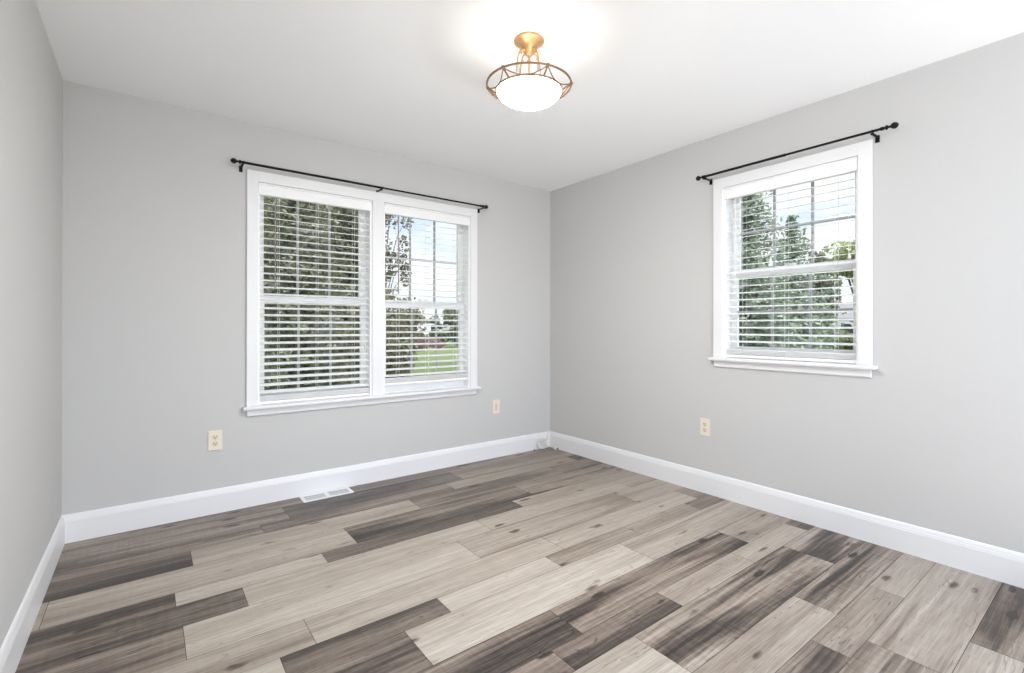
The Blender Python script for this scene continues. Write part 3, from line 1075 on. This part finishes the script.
def leafy(name, x, y, h, rx, z0, label, cat, seed, mat, n=5200, leaf=0.07, group=None, trunk=True, lumps=16, spread=0.42, fill=0.6, limb=1.0):
    root = empty(name, (x, y, GZ), label, cat, group)
    g = np.random.default_rng(seed)
    cz, rz = (h + z0) / 2, (h - z0) / 2
    cen = []
    while len(cen) < lumps:
        p = g.uniform(-1, 1, 3)
        d = np.linalg.norm(p)
        if d < 1: cen.append(p * fill / max(d, .25) * d ** .5)
    cen = np.array(cen)
    rad = g.uniform(0.6, 1.1, lumps) * spread
    k = g.integers(0, lumps, n)
    dirs = g.normal(size=(n, 3)); dirs /= np.linalg.norm(dirs, axis=1, keepdims=True)
    P = cen[k] + dirs * (rad[k] * g.uniform(0.45, 1.0, n) ** 0.5)[:, None]
    P = P * np.array([rx, rx, rz]) + np.array([0, 0, cz])
    P[:, 2] = np.maximum(P[:, 2], 0.04)
    m = MB()
    if trunk:
        tr = 0.018 * h + 0.03
        m.tube([(0, 0, -0.05), (0.03, 0.02, cz * .6), (0.0, 0.0, cz * 1.15)], [tr, tr * .75, tr * .35], 8)
        part_name = 'trunk'
    else:
        part_name = 'stems'
    for c in cen[:10]:
        e = c * np.array([rx, rx, rz]) + np.array([0, 0, cz])
        s0 = Vector((0, 0, max(0.05, min(e[2] * 0.5, cz * .8))))
        e = Vector(e)
        mid = s0.lerp(e, 0.55) + Vector((0, 0, 0.06 * h))
        m.tube([s0, mid, e], [limb * (0.010 * h * .6 + .006), limb * (0.006 * h * .6 + .004), 0.004], 6)
    m.build(part_name, M_bark, root)
    leaf_object('foliage', P, g.uniform(0.6, 1.4, n) * leaf, mat, root, seed + 1, 0.2, 1.7)
    return root

G1 = 'trees outside the double window'
x, y = out(12.6, 14.2); spruce(x, y, 8.0, 2.1, 'dark dense evergreen that fills the left half of the double window', 11, M_ever, 0.19, 0.07, 0.5, G1)
x, y = out(18.4, 18.2); spruce(x, y, 8.6, 2.2, 'dark evergreen seen beside the centre mullion of the double window', 12, M_ever, 0.20, 0.075, 0.5, G1)
x, y = out(8.2, 18.5); leafy('leafy_tree', x, y, 7.2, 2.0, 0.4, 'olive green tree at the left edge of the double window', 'tree', 13, M_olive, 5200, 0.085, G1)
x, y = out(14.0, 26.0); leafy('leafy_tree', x, y, 11.5, 4.2, 0.6, 'broad brownish tree behind the dark evergreens in the double window', 'tree', 14, M_brown, 14000, 0.14, G1, lumps=34, spread=0.36)
x, y = out(21.6, 14.6); leafy('leafy_tree', x, y, 6.2, 0.95, 2.0, 'thin branching tree at the left of the double window half by the corner', 'tree', 15, M_brown, 2600, 0.055, G1, lumps=22, spread=0.24, fill=0.85, limb=0.45)
x, y = out(22.3, 12.5); leafy('round_bush', x, y, 2.95, 1.05, 0.0, 'rounded brownish green bush in front of the thin branching tree', 'bush', 16, M_brown, 4200, 0.05, G1, trunk=False)

# far hedge, one shrub after another, beyond the lawn
for k in range(9):
    az = 19.5 + 2.1 * k
    d = 40 + 3 * math.sin(k * 2.1)
    x, y = out(az, d)
    hh = (2.9, 3.4, 2.7, 1.1, 1.5, 3.1, 2.6, 3.0, 2.7)[k]
    leafy('hedge_shrub', x, y, hh, 1.25, 0.0, 'green hedge shrub on the far side of the lawn', 'shrub', 40 + k, M_far, 1300, 0.13,
          'hedge shrubs across the lawn', trunk=False)
x, y = out(25.9, 33); leafy('red_shrub', x, y, 1.05, 0.85, 0.0, 'low reddish shrub beneath the white van beyond the lawn', 'shrub', 60, M_red, 1500, 0.07, None, trunk=False)
x, y = out(27.6, 35); leafy('red_shrub', x, y, 0.8, 0.9, 0.0, 'second low dull red shrub right of the first, before the far hedge', 'shrub', 61, M_red, 1100, 0.07, None, trunk=False)

def make_van(x, y, rz, L, Hh, label, seed):
    root = empty('parked_van', (x, y, GZ), label, 'van')
    root.rotation_euler = (0, 0, rz)
    paint = material('white_vehicle_paint', (0.62, 0.62, 0.63), 0.35, noise=0.01)
    gl = material('dark_vehicle_glass', (0.03, 0.035, 0.04), 0.1, noise=0.05)
    rub = material('tyre_rubber', (0.02, 0.02, 0.02), 0.8, noise=0.1)
    w = 0.95
    prof = [(-L / 2, 0.35), (L / 2, 0.35), (L / 2 + .02, 0.85), (L / 2 - 0.08, 1.0), (L / 2 - 0.75, 1.12), (L / 2 - 1.25, Hh - 0.12), (L / 2 - 1.55, Hh), (-L / 2 + 0.25, Hh), (-L / 2 + 0.04, Hh - 0.2), (-L / 2, 0.9)]
    m = MB(); m.prism([(a, -w, b) for a, b in prof], (0, 0, 0), (0, 2 * w, 0)); m.build('body', paint, root)
    for s in (-1, 1):
        m = MB()
        wp = [(L / 2 - 1.05, 1.16), (L / 2 - 1.42, Hh - 0.2), (L / 2 - 2.0, Hh - 0.2), (L / 2 - 2.0, 1.16)]
        m.prism([(a, s * w, b) for a, b in wp], (0, 0, 0), (0, s * 0.012, 0)); m.build('side_window', gl, root)
        for xx in (-L / 2 + 0.85, L / 2 - 0.85):
            m = MB()
            m.lathe([(0.0001, -0.11), (0.26, -0.11), (0.33, -0.08), (0.33, 0.08), (0.26, 0.11), (0.0001, 0.11)], 20, Matrix.Translation((xx, s * (w - 0.06), 0.33)) @ Matrix.Rotation(R(90), 4, 'X'))
            m.build('wheel', rub, root)
    m = MB(); m.prism([(L / 2 - 0.82, -w * .85, 1.13), (L / 2 - 1.22, -w * .8, Hh - 0.15), (L / 2 - 1.22, w * .8, Hh - 0.15), (L / 2 - 0.82, w * .85, 1.13)], (0.03, 0, 0.012), (0.006, 0, 0.006)); m.build('windscreen', gl, root)
x, y = out(26.9, 88); make_van(x, y, R(-27), 4.4, 2.2, 'white rounded vehicle far across the lawn behind a reddish shrub', 1)
x, y = out(70.9, 43); make_van(x, y, R(-70), 4.4, 2.05, 'white van parked before the grey house outside the single window', 2)

# right-hand view
G2 = 'spruces outside the single window'
x, y = out(62.6, 12.2); spruce(x, y, 5.5, 2.0, 'tallest spruce, at the left of the single window', 21, M_spruce, 0.19, 0.068, 0.3, G2)
x, y = out(67.0, 16.6); spruce(x, y, 4.95, 2.0, 'second spruce with a lower pointed top in the middle of the single window', 22, M_spruce, 0.19, 0.072, 0.3, G2)
x, y = out(69.5, 22.5); leafy('leafy_tree', x, y, 5.1, 0.85, 0.4, 'dark green rounded tree right of the two spruces', 'tree', 23, M_far, 3000, 0.085, 'leafy trees outside the single window')
x, y = out(72.6, 27.0); leafy('leafy_tree', x, y, 6.5, 1.7, 3.2, 'pale yellow green tree at the right edge of the single window', 'tree', 24, M_pale, 3200, 0.11, 'leafy trees outside the single window', lumps=12)
for k, (az, d, hh, mt) in enumerate(((60.2, 24, 3.0, M_far), (64.0, 26, 3.3, M_ever), (67.8, 32, 3.3, M_far), (69.0, 28, 1.35, M_olive), (71.2, 33, 1.5, M_olive), (73.9, 38, 1.5, M_olive))):
    x, y = out(az, d)
    leafy('garden_bush', x, y, hh, 1.25, 0.0, ('tall dark green bush on the grass behind the spruces', 'low olive bush in front of the white van')[k > 2], 'bush', 70 + k, mt, 2000, 0.09,
          ('tall bushes behind the spruces', 'low bushes before the white van')[k > 2], trunk=False)

def make_house():
    x, y = out(71.5, 62)
    root = empty('grey_house', (x, y, GZ), 'low grey house beyond the white van outside the single window', 'house')
    root.rotation_euler = (0, 0, R(-71.5))
    sid = material('grey_siding', (0.20, 0.20, 0.21), 0.8, noise=0.05)
    rf = material('grey_shingle_roof', (0.17, 0.165, 0.165), 0.9, noise=0.2, nscale=3)
    gl = material('dark_house_glass', (0.06, 0.07, 0.08), 0.15, noise=0.05)
    m = MB(); m.prism([(-5, -3, -0.1), (-5, 3, -0.1), (-5, 3, 2.55), (-5, 0, 3.9), (-5, -3, 2.55)], (0, 0, 0), (10, 0, 0)); m.build('walls', sid, root)
    m = MB(); m.prism([(-5.4, -3.5, 2.5), (-5.4, 0, 4.1), (-5.4, 3.5, 2.5), (-5.4, 3.5, 2.4), (-5.4, 0, 3.95), (-5.4, -3.5, 2.4)], (0, 0, 0), (10.8, 0, 0)); m.build('roof', rf, root)
    for xx in (-3.2, 0.2, 3.2):
        m = MB(); m.box((xx - .55, -3.03, 1.0), (xx + .55, -2.99, 2.1)); m.build('window', gl, root)
make_house()

# distant treeline: each crown its own tree
for k in range(14):
    az = 18 + 1.9 * k if k < 9 else 60.5 + 2.6 * (k - 9)
    d = 130 + 9 * (k % 3)
    x, y = out(az, d)
    hh = 6.2 + 1.4 * math.sin(k * 2.3) + (0 if k < 9 else 1.0)
    leafy('distant_tree', x, y, hh, 3.4, 0.0, 'hazy green tree in the distant treeline beyond the lawn', 'tree', 90 + k, M_far, 900, 0.42, 'distant treeline')
